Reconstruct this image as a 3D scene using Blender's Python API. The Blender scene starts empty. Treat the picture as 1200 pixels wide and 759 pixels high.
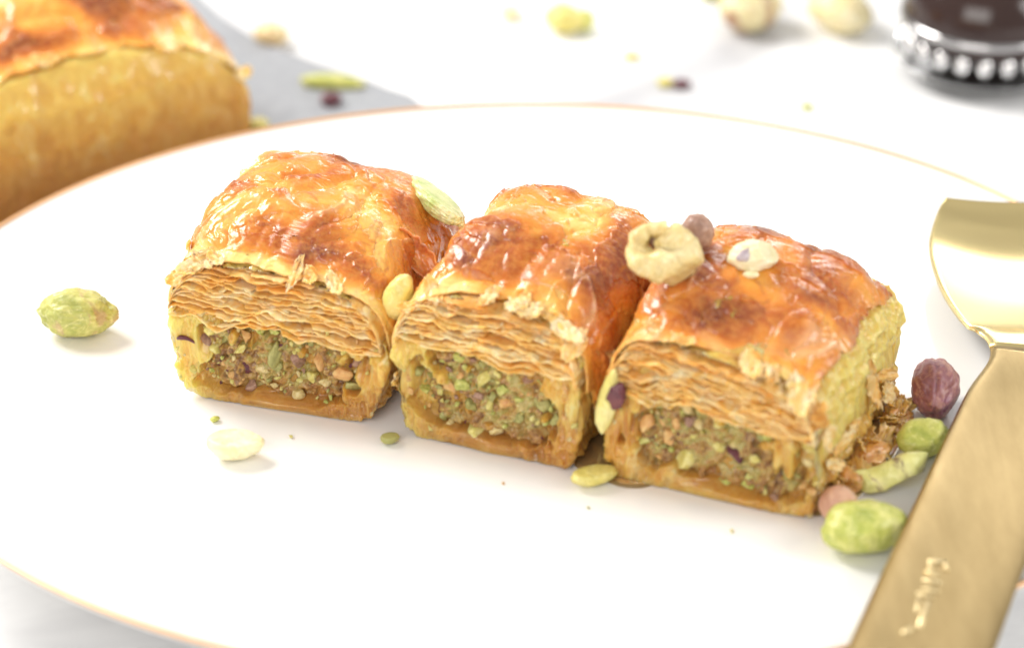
import bpy, math, random
import numpy as np
from mathutils import Vector, Matrix

# ------------------------------------------------------------------ camera, light, exposure
S = 0.01                                   # everything below is written in centimetres
ELEV, DIST, KPX = math.radians(30), 50.0, 69.0
scene = bpy.context.scene
COL = scene.collection
cd = bpy.data.cameras.new('camera'); cam = bpy.data.objects.new('camera', cd); COL.objects.link(cam)
cam.location = (0, -DIST*math.cos(ELEV)*S, DIST*math.sin(ELEV)*S)
cam.rotation_euler = (math.pi/2-ELEV, 0, 0)
cd.sensor_width = 36; cd.lens = 36*KPX*DIST/1200
cd.clip_start = 0.02; cd.clip_end = 50
cd.dof.use_dof = True; cd.dof.focus_distance = (DIST-1.9)*S; cd.dof.aperture_fstop = 11.5
scene.camera = cam
w = bpy.data.worlds.new('World'); scene.world = w; w.use_nodes = True
bg = w.node_tree.nodes['Background']; bg.inputs[0].default_value = (1, .985, .96, 1); bg.inputs[1].default_value = 0.47
def area(name, loc, target, size, power, col):
    l = bpy.data.lights.new(name, 'AREA'); l.shape = 'RECTANGLE'; l.size, l.size_y = size; l.energy = power; l.color = col
    o = bpy.data.objects.new(name, l); COL.objects.link(o)
    o.location = Vector(loc); o.rotation_euler = (Vector(target)-Vector(loc)).to_track_quat('-Z', 'Y').to_euler()
area('window_softbox', (-.42, .30, .48), (0, 0, .01), (.34, .30), 6.6, (1, .97, .93))
area('back_strip_lamp', (.22, .75, .36), (.06, 0, .01), (.45, .13), 1.3, (1, .99, .97))  # added strip lamp, shaped to gleam in the utensil head but miss the handle
area('fill_softbox', (-.22, -.55, .36), (0, 0, .01), (.5, .35), 2.5, (1, .97, .93))
area('right_fill', (.55, -.12, .30), (0, 0, .01), (.3, .3), 2.0, (1, .98, .95))  # added weak lamp to brighten the right-hand pastry wall
scene.view_settings.view_transform = 'Standard'; scene.view_settings.look = 'None'
scene.view_settings.gamma = 1; scene.view_settings.use_curve_mapping = False
scene.view_settings.exposure = 0.10
scene.render.engine = 'CYCLES'
scene.cycles.max_bounces = 10; scene.cycles.transmission_bounces = 8; scene.cycles.caustics_refractive = False; scene.cycles.caustics_reflective = False
scene.cycles.use_denoising = True

RNG = np.random.default_rng(11)
def P(px, py, z=0.0):
    """a point of the photograph (1200x759) carried onto the level z (cm)"""
    f = KPX*DIST; c, s = math.cos(ELEV), math.sin(ELEV)
    a, b = (px-600)/f, -(py-379.5)/f
    d = np.array([a, b*s+c, b*c-s]); o = np.array([0, -DIST*c, DIST*s])
    return o + d*((z-o[2])/d[2])

# ------------------------------------------------------------------ noise
def _tab(seed):
    r = np.random.default_rng(seed); p = r.permutation(256); g = r.normal(size=(256, 3)); g /= np.linalg.norm(g, axis=1)[:, None]
    return np.r_[p, p, p], g
_T = {}
def noise(p, seed=0):
    if seed not in _T: _T[seed] = _tab(seed)
    perm, g = _T[seed]
    p = np.asarray(p, float); i = np.floor(p).astype(int); f = p-i; i &= 255; u = f*f*f*(f*(f*6-15)+10)
    def gr(dx, dy, dz):
        h = perm[perm[perm[(i[..., 0]+dx) & 255]+((i[..., 1]+dy) & 255)]+((i[..., 2]+dz) & 255)]
        G = g[h & 255]
        return G[..., 0]*(f[..., 0]-dx)+G[..., 1]*(f[..., 1]-dy)+G[..., 2]*(f[..., 2]-dz)
    L = lambda a, b, t: a+(b-a)*t
    x0 = L(L(gr(0,0,0), gr(1,0,0), u[..., 0]), L(gr(0,1,0), gr(1,1,0), u[..., 0]), u[..., 1])
    x1 = L(L(gr(0,0,1), gr(1,0,1), u[..., 0]), L(gr(0,1,1), gr(1,1,1), u[..., 0]), u[..., 1])
    return L(x0, x1, u[..., 2])*1.6
def fbm(p, o=4, seed=0, gain=.5):
    r = 0; a = 1
    for k in range(o): r = r+a*noise(np.asarray(p)*2**k, seed+k); a *= gain
    return r
def ridge(p, seed=0): return (1-np.abs(noise(p, seed)))
def sm(a, b, x): t = np.clip((x-a)/(b-a), 0, 1); return t*t*(3-2*t)

# ------------------------------------------------------------------ meshes
def mesh(name, V, F, smooth=True, attrs=None):
    V = np.asarray(V, float).reshape(-1, 3)*S; me = bpy.data.meshes.new(name)
    if isinstance(F, np.ndarray):
        k = F.shape[1]; me.vertices.add(len(V)); me.vertices.foreach_set('co', V.ravel())
        me.loops.add(F.size); me.loops.foreach_set('vertex_index', F.ravel().astype(np.int32))
        me.polygons.add(len(F)); me.polygons.foreach_set('loop_start', np.arange(0, F.size, k, dtype=np.int32))
        me.update(calc_edges=True); me.validate()
    else: me.from_pydata(V.tolist(), [], F)
    if smooth: me.polygons.foreach_set('use_smooth', [True]*len(me.polygons))
    for n, a in (attrs or {}).items():
        at = me.attributes.new(n, 'FLOAT', 'POINT'); at.data.foreach_set('value', np.asarray(a, np.float32).ravel())
    me.update(); return me
def obj(name, me, mat=None, parent=None, loc=None):
    o = bpy.data.objects.new(name, me); COL.objects.link(o)
    if mat and not me.materials: me.materials.append(mat)
    if parent: o.parent = parent
    if loc is not None: o.location = Vector(loc)*S
    return o
def tag(o, label=None, cat=None, group=None, kind=None):
    for k, v in (('label', label), ('category', cat), ('group', group), ('kind', kind)):
        if v: o[k] = v
    return o
def empty(name, loc, rz=0):
    o = bpy.data.objects.new(name, None); COL.objects.link(o); o.location = Vector(loc)*S; o.rotation_euler.z = rz; o.empty_display_size = .005
    return o
def gridfaces(n, m, cu=False, cv=False, off=0):
    i = np.arange(n if cu else n-1)[:, None]; j = np.arange(m if cv else m-1)[None, :]
    i2, j2 = (i+1) % n, (j+1) % m
    return (np.stack([i*m+j, i2*m+j, i2*m+j2, i*m+j2], -1)).reshape(-1, 4)+off
def gnormals(G, cu=False):
    du = np.gradient(G, axis=0); dv = np.gradient(G, axis=1)
    if cu: du[0] = du[-1] = (G[1]-G[-1])/2
    n = np.cross(du, dv); return n/np.maximum(np.linalg.norm(n, axis=-1, keepdims=True), 1e-9)
def shell(name, G, t, attrs=None, N=None):
    """a sheet G (n,m,3) given the thickness t (array or number), closed at its rim"""
    n, m, _ = G.shape; N = gnormals(G) if N is None else N; t = np.broadcast_to(np.asarray(t, float), (n, m))[..., None]
    V = np.concatenate([G.reshape(-1, 3), (G-N*t).reshape(-1, 3)])
    a = gridfaces(n, m); b = gridfaces(n, m, off=n*m)[:, ::-1]; idx = np.arange(n*m).reshape(n, m)
    rim = np.concatenate([idx[:, 0], idx[-1, 1:], idx[-2::-1, -1], idx[0, -2:0:-1]]); r2 = np.roll(rim, -1)
    c = np.stack([rim, r2, r2+n*m, rim+n*m], -1)[:, ::-1]
    at = {k: np.r_[np.asarray(v).ravel(), np.asarray(v).ravel()] for k, v in (attrs or {}).items()}
    return mesh(name, V, np.concatenate([a, b, c])[:, ::-1], attrs=at)
def ico(level):
    import bmesh
    bm = bmesh.new(); bmesh.ops.create_icosphere(bm, subdivisions=level, radius=1)
    V = np.array([v.co[:] for v in bm.verts]); F = np.array([[v.index for v in f.verts] for f in bm.faces]); bm.free(); return V, F
ICO = {k: ico(k) for k in (2, 3, 4, 5)}

# ------------------------------------------------------------------ materials
def nt(name):
    m = bpy.data.materials.new(name); m.use_nodes = True; t = m.node_tree; b = t.nodes['Principled BSDF']; return m, t, b
def N(t, typ, **k):
    n = t.nodes.new(typ)
    for a, v in k.items():
        if a in ('inp',):
            for i, x in v.items(): n.inputs[i].default_value = x
        else: setattr(n, a, v)
    return n
def ramp(t, fac, stops):
    r = N(t, 'ShaderNodeValToRGB'); e = r.color_ramp.elements
    while len(e) < len(stops): e.new(.5)
    for q, (p, c) in zip(e, stops): q.position = p; q.color = (*c, 1)
    t.links.new(fac, r.inputs[0]); return r.outputs[0]
def nz(t, scale, detail=4, rough=.55, vec=None, dist=0):
    n = N(t, 'ShaderNodeTexNoise', inp={'Scale': scale, 'Detail': detail, 'Roughness': rough, 'Distortion': dist})
    if vec: t.links.new(vec, n.inputs['Vector'])
    return n.outputs['Fac']
def coords(t, scale=(1, 1, 1)):
    c = N(t, 'ShaderNodeTexCoord'); mp = N(t, 'ShaderNodeMapping'); mp.inputs['Scale'].default_value = scale
    t.links.new(c.outputs['Object'], mp.inputs['Vector']); return mp.outputs[0]
def attr(t, name): return N(t, 'ShaderNodeAttribute', attribute_name=name).outputs['Fac']
def bump(t, b, h, strength, dist):
    n = N(t, 'ShaderNodeBump', inp={'Strength': strength, 'Distance': dist}); t.links.new(h, n.inputs['Height']); t.links.new(n.outputs[0], b.inputs['Normal']); return n
def mix(t, fac, a, b, mode='MIX'):
    n = N(t, 'ShaderNodeMix', data_type='RGBA', blend_type=mode)
    if isinstance(fac, (int, float)): n.inputs[0].default_value = fac
    else: t.links.new(fac, n.inputs[0])
    for i, x in ((6, a), (7, b)):
        if isinstance(x, tuple): n.inputs[i].default_value = (*x, 1)
        else: t.links.new(x, n.inputs[i])
    return n.outputs[2]
def sss(b, w, rad, scale):
    b.inputs['Subsurface Weight'].default_value = w; b.inputs['Subsurface Radius'].default_value = rad; b.inputs['Subsurface Scale'].default_value = scale

def m_crust():
    m, t, b = nt('glazed_crust'); v = coords(t)
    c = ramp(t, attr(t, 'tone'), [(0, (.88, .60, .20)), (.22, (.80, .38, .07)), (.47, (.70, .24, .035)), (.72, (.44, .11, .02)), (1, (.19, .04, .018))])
    c = mix(t, ramp(t, nz(t, 900, 5, .7, v), [(.42, (0, 0, 0)), (.62, (.35,)*3)]), c, (.74, .34, .08))
    c = mix(t, ramp(t, nz(t, 240, 4, .6, v, 1.5), [(.55, (0, 0, 0)), (.7, (.5,)*3)]), c, (.40, .11, .035))
    c = mix(t, ramp(t, attr(t, 'lift'), [(.5, (0,)*3), (.9, (.5,)*3)]), c, (.70, .40, .21))
    t.links.new(c, b.inputs['Base Color'])
    r = ramp(t, nz(t, 350, 3, .6, v), [(.3, (.16,)*3), (.7, (.42,)*3)]); t.links.new(r, b.inputs['Roughness'])
    t.links.new(ramp(t, nz(t, 160, 4, .6, v), [(.38, (.15,)*3), (.58, (1,)*3)]), b.inputs['Coat Weight']); t.links.new(ramp(t, nz(t, 420, 4, .6, v), [(.35, (.05,)*3), (.7, (.28,)*3)]), b.inputs['Coat Roughness']); b.inputs['Coat IOR'].default_value = 1.45
    b.inputs['Specular IOR Level'].default_value = .25
    sss(b, .3, (1, .42, .15), .002)
    bump(t, b, nz(t, 1100, 6, .65, v, .6), .3, .0003); return m
def m_sheet():
    m, t, b = nt('phyllo_sheet'); v = coords(t, (1, .5, 1.4))
    f = nz(t, 330, 5, .65, v, .8)
    c = ramp(t, f, [(.26, (.76, .29, .05)), (.44, (.93, .52, .15)), (.66, (.98, .80, .46))])
    c = mix(t, attr(t, 'tone'), c, (.70, .25, .04))
    t.links.new(c, b.inputs['Base Color'])
    b.inputs['Roughness'].default_value = .5; b.inputs['Coat Weight'].default_value = .12; b.inputs['Specular IOR Level'].default_value = .3; b.inputs['Coat Roughness'].default_value = .2
    sss(b, .45, (1, .55, .25), .002); bump(t, b, nz(t, 1500, 5, .7, v), .6, .00025); return m
def m_dough():
    m, t, b = nt('soaked_dough'); v = coords(t, (1, 1, .55))
    f = nz(t, 260, 6, .65, v, 1.2)
    c = ramp(t, f, [(.30, (.62, .26, .04)), (.44, (.82, .41, .06)), (.56, (.95, .58, .12)), (.7, (.98, .78, .34))])
    c = mix(t, ramp(t, nz(t, 75, 5, .65, v, 1), [(.45, (0,)*3), (.68, (.6,)*3)]), c, (.66, .30, .05))
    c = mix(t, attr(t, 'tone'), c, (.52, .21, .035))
    c = mix(t, attr(t, 'pale'), c, (1, .77, .20))
    t.links.new(c, b.inputs['Base Color'])
    b.inputs['Roughness'].default_value = .35; b.inputs['Specular IOR Level'].default_value = .3; b.inputs['Coat Weight'].default_value = .85; b.inputs['Coat Roughness'].default_value = .12
    sss(b, .6, (1, .72, .36), .004); bump(t, b, nz(t, 800, 8, .75, v, 1.5), 1.0, .0008); return m
def m_filling():
    m, t, b = nt('nut_paste'); v = coords(t)
    c = ramp(t, nz(t, 230, 6, .7, v, 1), [(.32, (.06, .022, .008)), (.42, (.26, .12, .03)), (.50, (.48, .28, .07)), (.57, (.40, .34, .09)), (.66, (.64, .48, .18)), (.8, (.50, .46, .24))])
    c = mix(t, attr(t, 'tone'), c, (.40, .18, .045))
    t.links.new(c, b.inputs['Base Color'])
    b.inputs['Roughness'].default_value = .34; b.inputs['Coat Weight'].default_value = .6; b.inputs['Coat Roughness'].default_value = .12
    sss(b, .4, (1, .7, .4), .002); bump(t, b, nz(t, 1300, 6, .7, v), .8, .0005); return m
def m_nut(name, c1, c2, c3, skin=None, amount=0, scale=130, rough=.42, coat=.3, sk=(.22, .07, .08)):
    m, t, b = nt(name); v = coords(t)
    c = ramp(t, nz(t, scale, 4, .55, v, .5), [(.28, c1), (.5, c2), (.72, c3)])
    c = mix(t, ramp(t, nz(t, scale*6, 5, .7, v), [(.45, (0,)*3), (.75, (.35,)*3)]), c, tuple(x*.6 for x in c1))
    if amount:
        f = ramp(t, nz(t, scale*1.1, 5, .6, v, .8), [(.62-.3*amount, (0,)*3), (.69-.3*amount, (1,)*3)])
        c = mix(t, f, c, sk)
    t.links.new(c, b.inputs['Base Color'])
    b.inputs['Roughness'].default_value = rough; b.inputs['Coat Weight'].default_value = coat; b.inputs['Coat Roughness'].default_value = .2
    c2 = mix(t, ramp(t, nz(t, scale*2.6, 6, .7, v, 2), [(.50, (0,)*3), (.66, (.5,)*3)]), c, tuple(min(1, x*1.15) for x in c3)); t.links.new(c2, b.inputs['Base Color'])
    sss(b, .15, (1, .8, .3), .0012); bump(t, b, nz(t, 700, 8, .7, v, 1), .7, .0004); return m
def m_plain(name, col, rough=.5, metal=0, **k):
    m, t, b = nt(name); b.inputs['Base Color'].default_value = (*col, 1); b.inputs['Roughness'].default_value = rough; b.inputs['Metallic'].default_value = metal
    for a, x in k.items(): b.inputs[a].default_value = x
    return m
CRUST, SHEET, DOUGH, FILL = m_crust(), m_sheet(), m_dough(), m_filling()
GREEN = m_nut('green_kernel', (.28, .34, .04), (.56, .57, .12), (.82, .76, .34), scale=170)
YELLOW = m_nut('yellow_kernel', (.52, .44, .07), (.76, .65, .18), (.88, .80, .40))
PALE = m_nut('pale_kernel', (.74, .62, .28), (.88, .80, .50), (.93, .88, .66))
MOTTLED = m_nut('mottled_kernel', (.28, .32, .05), (.52, .50, .12), (.74, .68, .30), amount=.35, sk=(.50, .36, .16))
PURPLE = m_nut('purple_skin', (.18, .05, .07), (.34, .14, .14), (.54, .30, .19), scale=160, amount=.3, sk=(.26, .09, .13))
DARKSKIN = m_nut('dark_skin', (.05, .008, .015), (.13, .02, .035), (.2, .05, .05), scale=300)
ROAST = m_nut('roasted_nut', (.50, .33, .09), (.78, .60, .25), (.86, .74, .42), scale=160, coat=.4)
BROWNSKIN = m_nut('brown_skin', (.24, .12, .08), (.40, .22, .15), (.55, .36, .26), scale=220)
ORANGE = m_nut('toasted_kernel', (.62, .26, .08), (.78, .44, .15), (.85, .6, .26), scale=160)
OLIVE = m_nut('olive_kernel', (.24, .23, .06), (.42, .40, .12), (.56, .52, .2), coat=.4)
AMBER = m_plain('amber_syrup', (.92, .62, .26), .12, 0, **{'Transmission Weight': .75, 'IOR': 1.45})

# ------------------------------------------------------------------ the setting
TABLE_Z = -1.9
def m_table():
    m, t, b = nt('white_marble'); v = coords(t)
    c = ramp(t, nz(t, 9, 5, .55, v, 1.2), [(.28, (.40, .40, .42)), (.42, (.62, .62, .63)), (.53, (.80, .80, .80))])
    t.links.new(c, b.inputs['Base Color']); b.inputs['Roughness'].default_value = .65; return m
me = mesh('table', [(-150, -90, TABLE_Z), (150, -90, TABLE_Z), (150, 150, TABLE_Z), (-150, 150, TABLE_Z), (-150, -90, TABLE_Z-3), (150, -90, TABLE_Z-3), (150, 150, TABLE_Z-3), (-150, 150, TABLE_Z-3)],
          [(0, 1, 2, 3), (7, 6, 5, 4), (0, 4, 5, 1), (1, 5, 6, 2), (2, 6, 7, 3), (3, 7, 4, 0)], False)
tag(obj('tabletop', me, m_table()), 'white marble table surface under the plate', None, None, 'structure')

# pale grey paper under the pastry behind
def paper():
    q = [P(205, -20, TABLE_Z), P(262, 28, TABLE_Z), P(330, 66, TABLE_Z), P(480, 116, TABLE_Z), P(560, 190, TABLE_Z), P(100, 420, TABLE_Z), P(-260, 330, TABLE_Z), P(-200, -80, TABLE_Z)]
    q = np.array(q); n = len(q); pts = []
    for i in range(n):
        for k in range(12): pts.append(q[i]+(q[(i+1) % n]-q[i])*k/12)
    pts = np.array(pts); c = pts.mean(0); R = []
    for r in np.linspace(.02, 1, 26):
        p = c+(pts-c)*r; p[:, 2] = TABLE_Z+.03+.03*(1+noise(p*.5, 5))*.5+.10*r**6*(1+noise(p*.7, 6)); R.append(p)
    G = np.array(R); V = G.reshape(-1, 3); m_ = G.shape[1]
    F = gridfaces(len(R), m_, cv=True)
    V2 = V.copy(); V2[:, 2] -= .02; F2 = F[:, ::-1]+len(V)
    j = np.arange(m_)+(len(R)-1)*m_; j2 = np.roll(j, -1); F3 = np.stack([j, j+len(V), j2+len(V), j2], -1)
    mt, t, b = nt('grey_paper'); b.inputs['Roughness'].default_value = .7
    t.links.new(ramp(t, nz(t, 60, 4), [(.3, (.26, .27, .29)), (.7, (.32, .33, .35))]), b.inputs['Base Color'])
    o = obj('paper_sheet', mesh('paper_sheet', np.r_[V, V2], np.concatenate([F[:, ::-1], F2[:, ::-1], F3]), attrs=None), mt)
    tag(o, 'pale grey paper sheet lying under the blurred pastry behind the plate', 'paper')
paper()

# plate
PC, PA, PB, RIM = (0.3, -1.48), 10.55, 9.15, 0.42
def plate():
    prof = [(0, 0), (.3, 0), (.6, 0), (.8, 0), (.86, .01), (.90, .05), (.94, .16), (.97, .28), (.99, .38), (.9965, .42), (1.0, .435), (1.0035, .42), (1.004, .385), (.995, .33), (.975, .22), (.94, .08), (.88, -.12), (.78, -.42), (.68, -.7),
            (.62, -1.0), (.6, -1.5), (.595, TABLE_Z), (.575, TABLE_Z), (.565, -1.2), (.5, -.75), (.2, -.6), (0, -.6)]
    n = 256; V = []
    for r, z in prof:
        for k in range(n):
            a = 2*math.pi*k/n; V.append((PC[0]+PA*r*math.cos(a), PC[1]+PB*r*math.sin(a), z))
    V = np.array(V); F = gridfaces(len(prof), n, cv=True)
    root = empty('plate', (0, 0, 0)); root.location = (PC[0]*S, PC[1]*S, TABLE_Z*S)
    V -= np.array([PC[0], PC[1], TABLE_Z])
    por = m_plain('white_porcelain', (.86, .855, .84), .16); por.node_tree.nodes['Principled BSDF'].inputs['Coat Weight'].default_value = .4
    F = F[(F[:, 0] != -1)]
    obj('dish', mesh('dish', V, F[:, ::-1].copy()), por, root)
    G = []
    for a in np.linspace(0, 2*math.pi, 360, endpoint=False):
        ring = []
        for b_ in np.linspace(0, 2*math.pi, 10, endpoint=False):
            ring.append(((PA*1.000+.045*math.cos(b_))*math.cos(a), (PB*1.000+.045*math.cos(b_))*math.sin(a), .43+.035*math.sin(b_)-TABLE_Z))
        G.append(ring)
    G = np.array(G); gold = m_plain('gold_band', (.72, .42, .22), .32, .5)
    obj('gold_rim', mesh('gold_rim', G, gridfaces(360, 10, True, True)[:, ::-1].copy()), gold, root)
    tag(root, 'round white porcelain plate with a thin gold rim under the pastries', 'plate')
plate()

# ------------------------------------------------------------------ chopped nuts
def chop(seed, level=2, planes=7, r=(.55, .85)):
    V, F = ICO[level]; V = V.copy(); q = np.random.default_rng(seed)
    for k in range(planes):
        n = q.normal(size=3); n /= np.linalg.norm(n); d = q.uniform(*r); e = np.maximum(0, V@n-d); V -= e[:, None]*n
    V += V*.14*noise(V*2+seed, 3)[:, None]+V*.09*noise(V*5+seed, 4)[:, None]+V*.05*ridge(V*7+seed, 6)[:, None]**2
    return V, F
CHOPS = [mesh('nut_piece', chop(k, 3, 9, (.38, .72))[0], ICO[3][1]) for k in range(14)]
_cm = {}
def chop_mesh(k, mat):
    key = (k, mat.name)
    if key not in _cm:
        me = CHOPS[k].copy(); me.materials.append(mat); _cm[key] = me
    return _cm[key]

# ------------------------------------------------------------------ the pastries
def build_pastry(root, W, L, H, seed, zs=1.15, lean=0.0, shear=0.0, drapeL=.9, drapeR=.7, zfill=1.55, nsheets=16, detail=1.0, palL=0, chamfer=.5, bulge=.10, ntop=3.3, front=True, tone0=0., relief=1., palT=0., palR=0., floor_dark=1., lowh=1.0):
    """local cm: x 0..W along the front, y 0..L backwards, z up"""
    q = np.random.default_rng(seed); cx = W/2; DF = .31
    def droop(y):  # how far the top sinks towards its front and back ends
        return DF*(1-sm(-.25, 1.5, y))+.22*sm(L-1.1, L+.15, y)
    def arch(th, inset, y, ntop=ntop, side=.55):
        c, s = np.cos(th), np.sin(th); hw = W/2-inset*side
        x = cx+hw*np.sign(c)*np.abs(c)**(2/ntop)
        top = (H-inset-zs)*(1-droop(y))
        z = zs+top*np.abs(s)**(2/ntop)
        return x, z-lean*(x-cx)*sm(zs*.3, H, z)
    def place(x, y, z):
        G = np.stack(np.broadcast_arrays(x, y, z), -1).astype(float)
        hfac = np.clip(z/H, 0, 1)
        G[..., 0] = G[..., 0]+shear*G[..., 1]+(G[..., 0]-cx)*bulge*np.sin(np.pi*np.clip(z/H*.9, 0, 1))*.6
        return G
    def yf(z): return chamfer*np.clip((z-zfill)/(H-zfill), 0, 1)**1.3
    # --- dough body: one closed lump, its front face hollowed for the filling
    nphi, ncap, nside = int(420*detail), int(150*detail), int(190*detail)
    ph = np.linspace(0, 2*np.pi, nphi, endpoint=False)
    def ring(y):
        c, s = np.cos(ph), np.sin(ph); up = s >= 0
        x1, z1 = arch(np.where(up, ph, 0), .10, y)
        xl = cx+(W/2-.055)*np.sign(c)*np.abs(c)**(2/7); zl = zs*(1-np.abs(s)**(2/7))
        return np.where(up, x1, xl), np.where(up, z1, zl)
    rows = []; tags = []
    for k in range(ncap):
        r = (k+.3)/ncap; x, z = ring(0.); e = r**.9
        X = cx+(x-cx)*e; Z = zs*.95+(z-zs*.95)*e; rows.append(np.stack([X, yf(Z)+.03*r**12*0, Z], -1)); tags.append(np.zeros(nphi))
    for k in range(nside):
        v = (k+1)/nside; y = v*L; x, z = ring(y); y0 = yf(z); Y = y0+(L-y0)*v
        rows.append(np.stack([x, Y, z], -1)); tags.append(np.ones(nphi))
    for k in range(40):
        r = 1-(k+1)/40*.99; x, z = ring(L); rows.append(np.stack([cx+(x-cx)*r, L+.12*(1-r**3)+0*x, zs+(z-zs)*r], -1)); tags.append(np.ones(nphi)*2)
    G = np.array(rows); T = np.array(tags)
    G = place(G[..., 0], G[..., 1], G[..., 2]); Nn = -gnormals(G, False)
    du = np.roll(G, -1, 1)-np.roll(G, 1, 1); dv = np.gradient(G, axis=0); Nn = np.cross(du, dv); Nn /= np.maximum(np.linalg.norm(Nn, axis=-1, keepdims=True), 1e-9)
    ctr = np.array([cx, L/2, H/2]); 
    if ((G-ctr)*Nn).sum(-1).mean() < 0: Nn = -Nn
    so = seed*3.7
    fib = G*np.array([1.6, 1.6, .8])
    d = .085*fbm(G*1.5+so, 3, 20)+.05*(ridge(G*2.2+so, 23)**2-.4)+.045*fbm(fib*5+so, 3, 25)+.022*(ridge(np.stack([G[..., 0]*12, G[..., 1]*12, G[..., 2]*5], -1)+so, 30)**3-.4)+.012*fbm(G*26+so, 2, 31)
    d += (T == 0)*.035*fbm(np.stack([G[..., 0]*7, G[..., 1]*0, G[..., 2]*1.6], -1)+so, 4, 36)
    d *= relief
    # ragged leaves: terraces that follow the layers on the side walls
    lay = noise(np.stack([G[..., 0]*1.2, G[..., 1]*1.2, G[..., 2]*7], -1)+so, 33)
    d += .03*np.clip(lay*2, -1, 1)*(T > 0)
    x, z = G[..., 0]-shear*G[..., 1], G[..., 2]
    wob = .62*fbm(np.stack([x*1.6, z*1.6, x*0], -1)+so, 3, 40)
    cav = sm(.0, .10, (1-(np.abs((x-cx)/(W/2-.30))**3+np.abs((z-(zfill*.5+.13))/(zfill*.5+.0))**3))*.5+wob) if front else 0*x
    cav = cav*(T == 0)*sm(.10, .30, z)
    up = sm(zfill-.1, zfill+.15, z+lean*(x-cx))*(T == 0)*(1 if front else 0)
    bottomkeep = sm(.0, .16, z)
    G = G+Nn*(d*(.35+.65*bottomkeep)*(1-.6*up))[..., None]
    G[..., 1] += .26*cav+.16*up
    G[..., 2] = np.maximum(G[..., 2], .015+.03*np.abs(noise(G*4, 3))*(T >= 0))
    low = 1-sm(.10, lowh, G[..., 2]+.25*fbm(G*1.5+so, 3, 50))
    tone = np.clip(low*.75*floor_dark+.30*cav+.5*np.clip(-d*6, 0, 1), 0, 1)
    pale = np.clip(palR*sm(W*.80, W*.99, x+.15*noise(G*1.7, 18))*sm(.3, 1.1, z)+palT*sm(1.5, 2.9, z+.3*noise(G*1.3, 19))+palL*(1-sm(.25, 1.0, x))*(.7+.6*noise(G*2, 9)), 0, 1)  # glow of light on the left wall painted in as paler dough
    n, m = G.shape[:2]
    V = np.concatenate([G.reshape(-1, 3), G[0].mean(0, keepdims=True), G[-1].mean(0, keepdims=True)])
    F = gridfaces(n, m, cv=True)
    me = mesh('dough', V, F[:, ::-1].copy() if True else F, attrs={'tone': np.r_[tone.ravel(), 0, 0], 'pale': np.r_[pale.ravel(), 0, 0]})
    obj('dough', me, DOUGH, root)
    # --- sheets of pastry seen edge-on above the filling
    if front:
        nu, nv = int(260*detail), 14
        th = np.linspace(math.pi*.965, math.pi*.035, nu)[:, None]; vv = np.linspace(0, 1, nv)[None, :]
        top = H-.10; dr0 = 1-DF*(1-sm(-.25, 1.5, 0.)); span = H-zs-(zfill-.02-zs)/dr0-.12
        wsh = np.random.default_rng(seed+5)
        gaps = wsh.uniform(.35, 1.6, nsheets-1); lev = np.r_[0, np.cumsum(gaps)]/gaps.sum()
        for k in range(nsheets):
            f = lev[k]                                           # 0 lowest
            inset = .10+span*(1-f)
            lo = .12*(1-f)
            t2 = math.pi/2+(th-math.pi/2)*(1-.22*(1-f))
            hw = W/2-.05; Ht = (H-zs)*dr0; zk = zfill+.02+(Ht+zs-.07-zfill-.02)*f
            zend = max(zs*.75, zk-.28-.30*f); xk = hw*(1-np.clip((zend-zs)/Ht, 0, .999)**ntop)**(1/ntop)*(1 if zend > zs else 1-.02)
            X = cx+xk*np.linspace(-1, 1, nu)[:, None]
            Za = zs+(Ht-.04-.10*(1-f))*(1-np.clip(np.abs(X-cx)/(hw+.02), 0, .9999)**ntop)**(1/ntop)
            dz_ = zk-Za; Z = zk-np.where(dz_ > -.12, (dz_+.12)**2/(4*.12)*(dz_ < .12)+dz_*(dz_ >= .12), 0)
            Z = Z-lean*(X-cx)*sm(zs*.3, H, Z)
            Xw = X+.25*noise(np.stack([X*1.1, X*0+k*.12, X*0], -1)+so, 59)
            env = .35+.9*sm(-.5, .5, noise(np.stack([X*.8, X*0+k*.2, X*0+4], -1)+so, 58))
            com = .12*noise(np.stack([Xw*1.2, X*0+f*1.9, X*0], -1)+so, 60)+.085*env*noise(np.stack([Xw*3.1, X*0+f*4.5, X*0], -1)+so, 61)
            own = .030*noise(np.stack([X*2.3, X*0+k*5.1, X*0], -1)+so, 62)+.009*env*noise(np.stack([X*9, X*0+k*3.3, X*0], -1)+so, 63)
            tq = noise(np.stack([X*1.3, X*0+k*2.9, X*0], -1)+so, 57)
            edge = .06*noise(np.stack([X*1.8, X*0+k*.9, X*0], -1)+so, 64)+.030*fbm(np.stack([X*8, X*0+k*1.7, X*0], -1)+so, 3, 65)+.13*sm(.22, .30, tq)-.05*sm(-.3, -.36, tq)
            wav = (com*(1-.35*f)+own)
            Zc = Z+wav
            y0 = yf(Z)-.04+edge-.03*f
            Y = y0+vv*.55
            Zz = Zc+vv*(.03+.25*droop(0.)*.0)+.02*noise(np.stack([X*5+0*vv, Y*5, 0*Y+k], -1), 66)-.05*(1-vv)**4*(noise(np.stack([X*3, X*0+k*2.2, X*0], -1)+so, 67)+.2)
            Gs = place(X+0*vv, Y, Zz)
            # end wisps
            tn = np.clip(.20+.6*noise(Gs*1.4+k*.4, 68)+.35*(f > .8), 0, 1)*1.0
            me = shell('pastry_sheet', Gs, .011+wsh.uniform(0, .016)+.007*noise(Gs*5, 69), {'tone': tn})
            obj('pastry_sheet', me, SHEET, root)
    # --- glazed crust draped over the top
    nu, nv = int(400*detail), int(300*detail)
    v = np.linspace(0, 1, nv)[None, :]; Yv = v*L
    fr_ = 1-sm(.02, .22, v)
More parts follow.
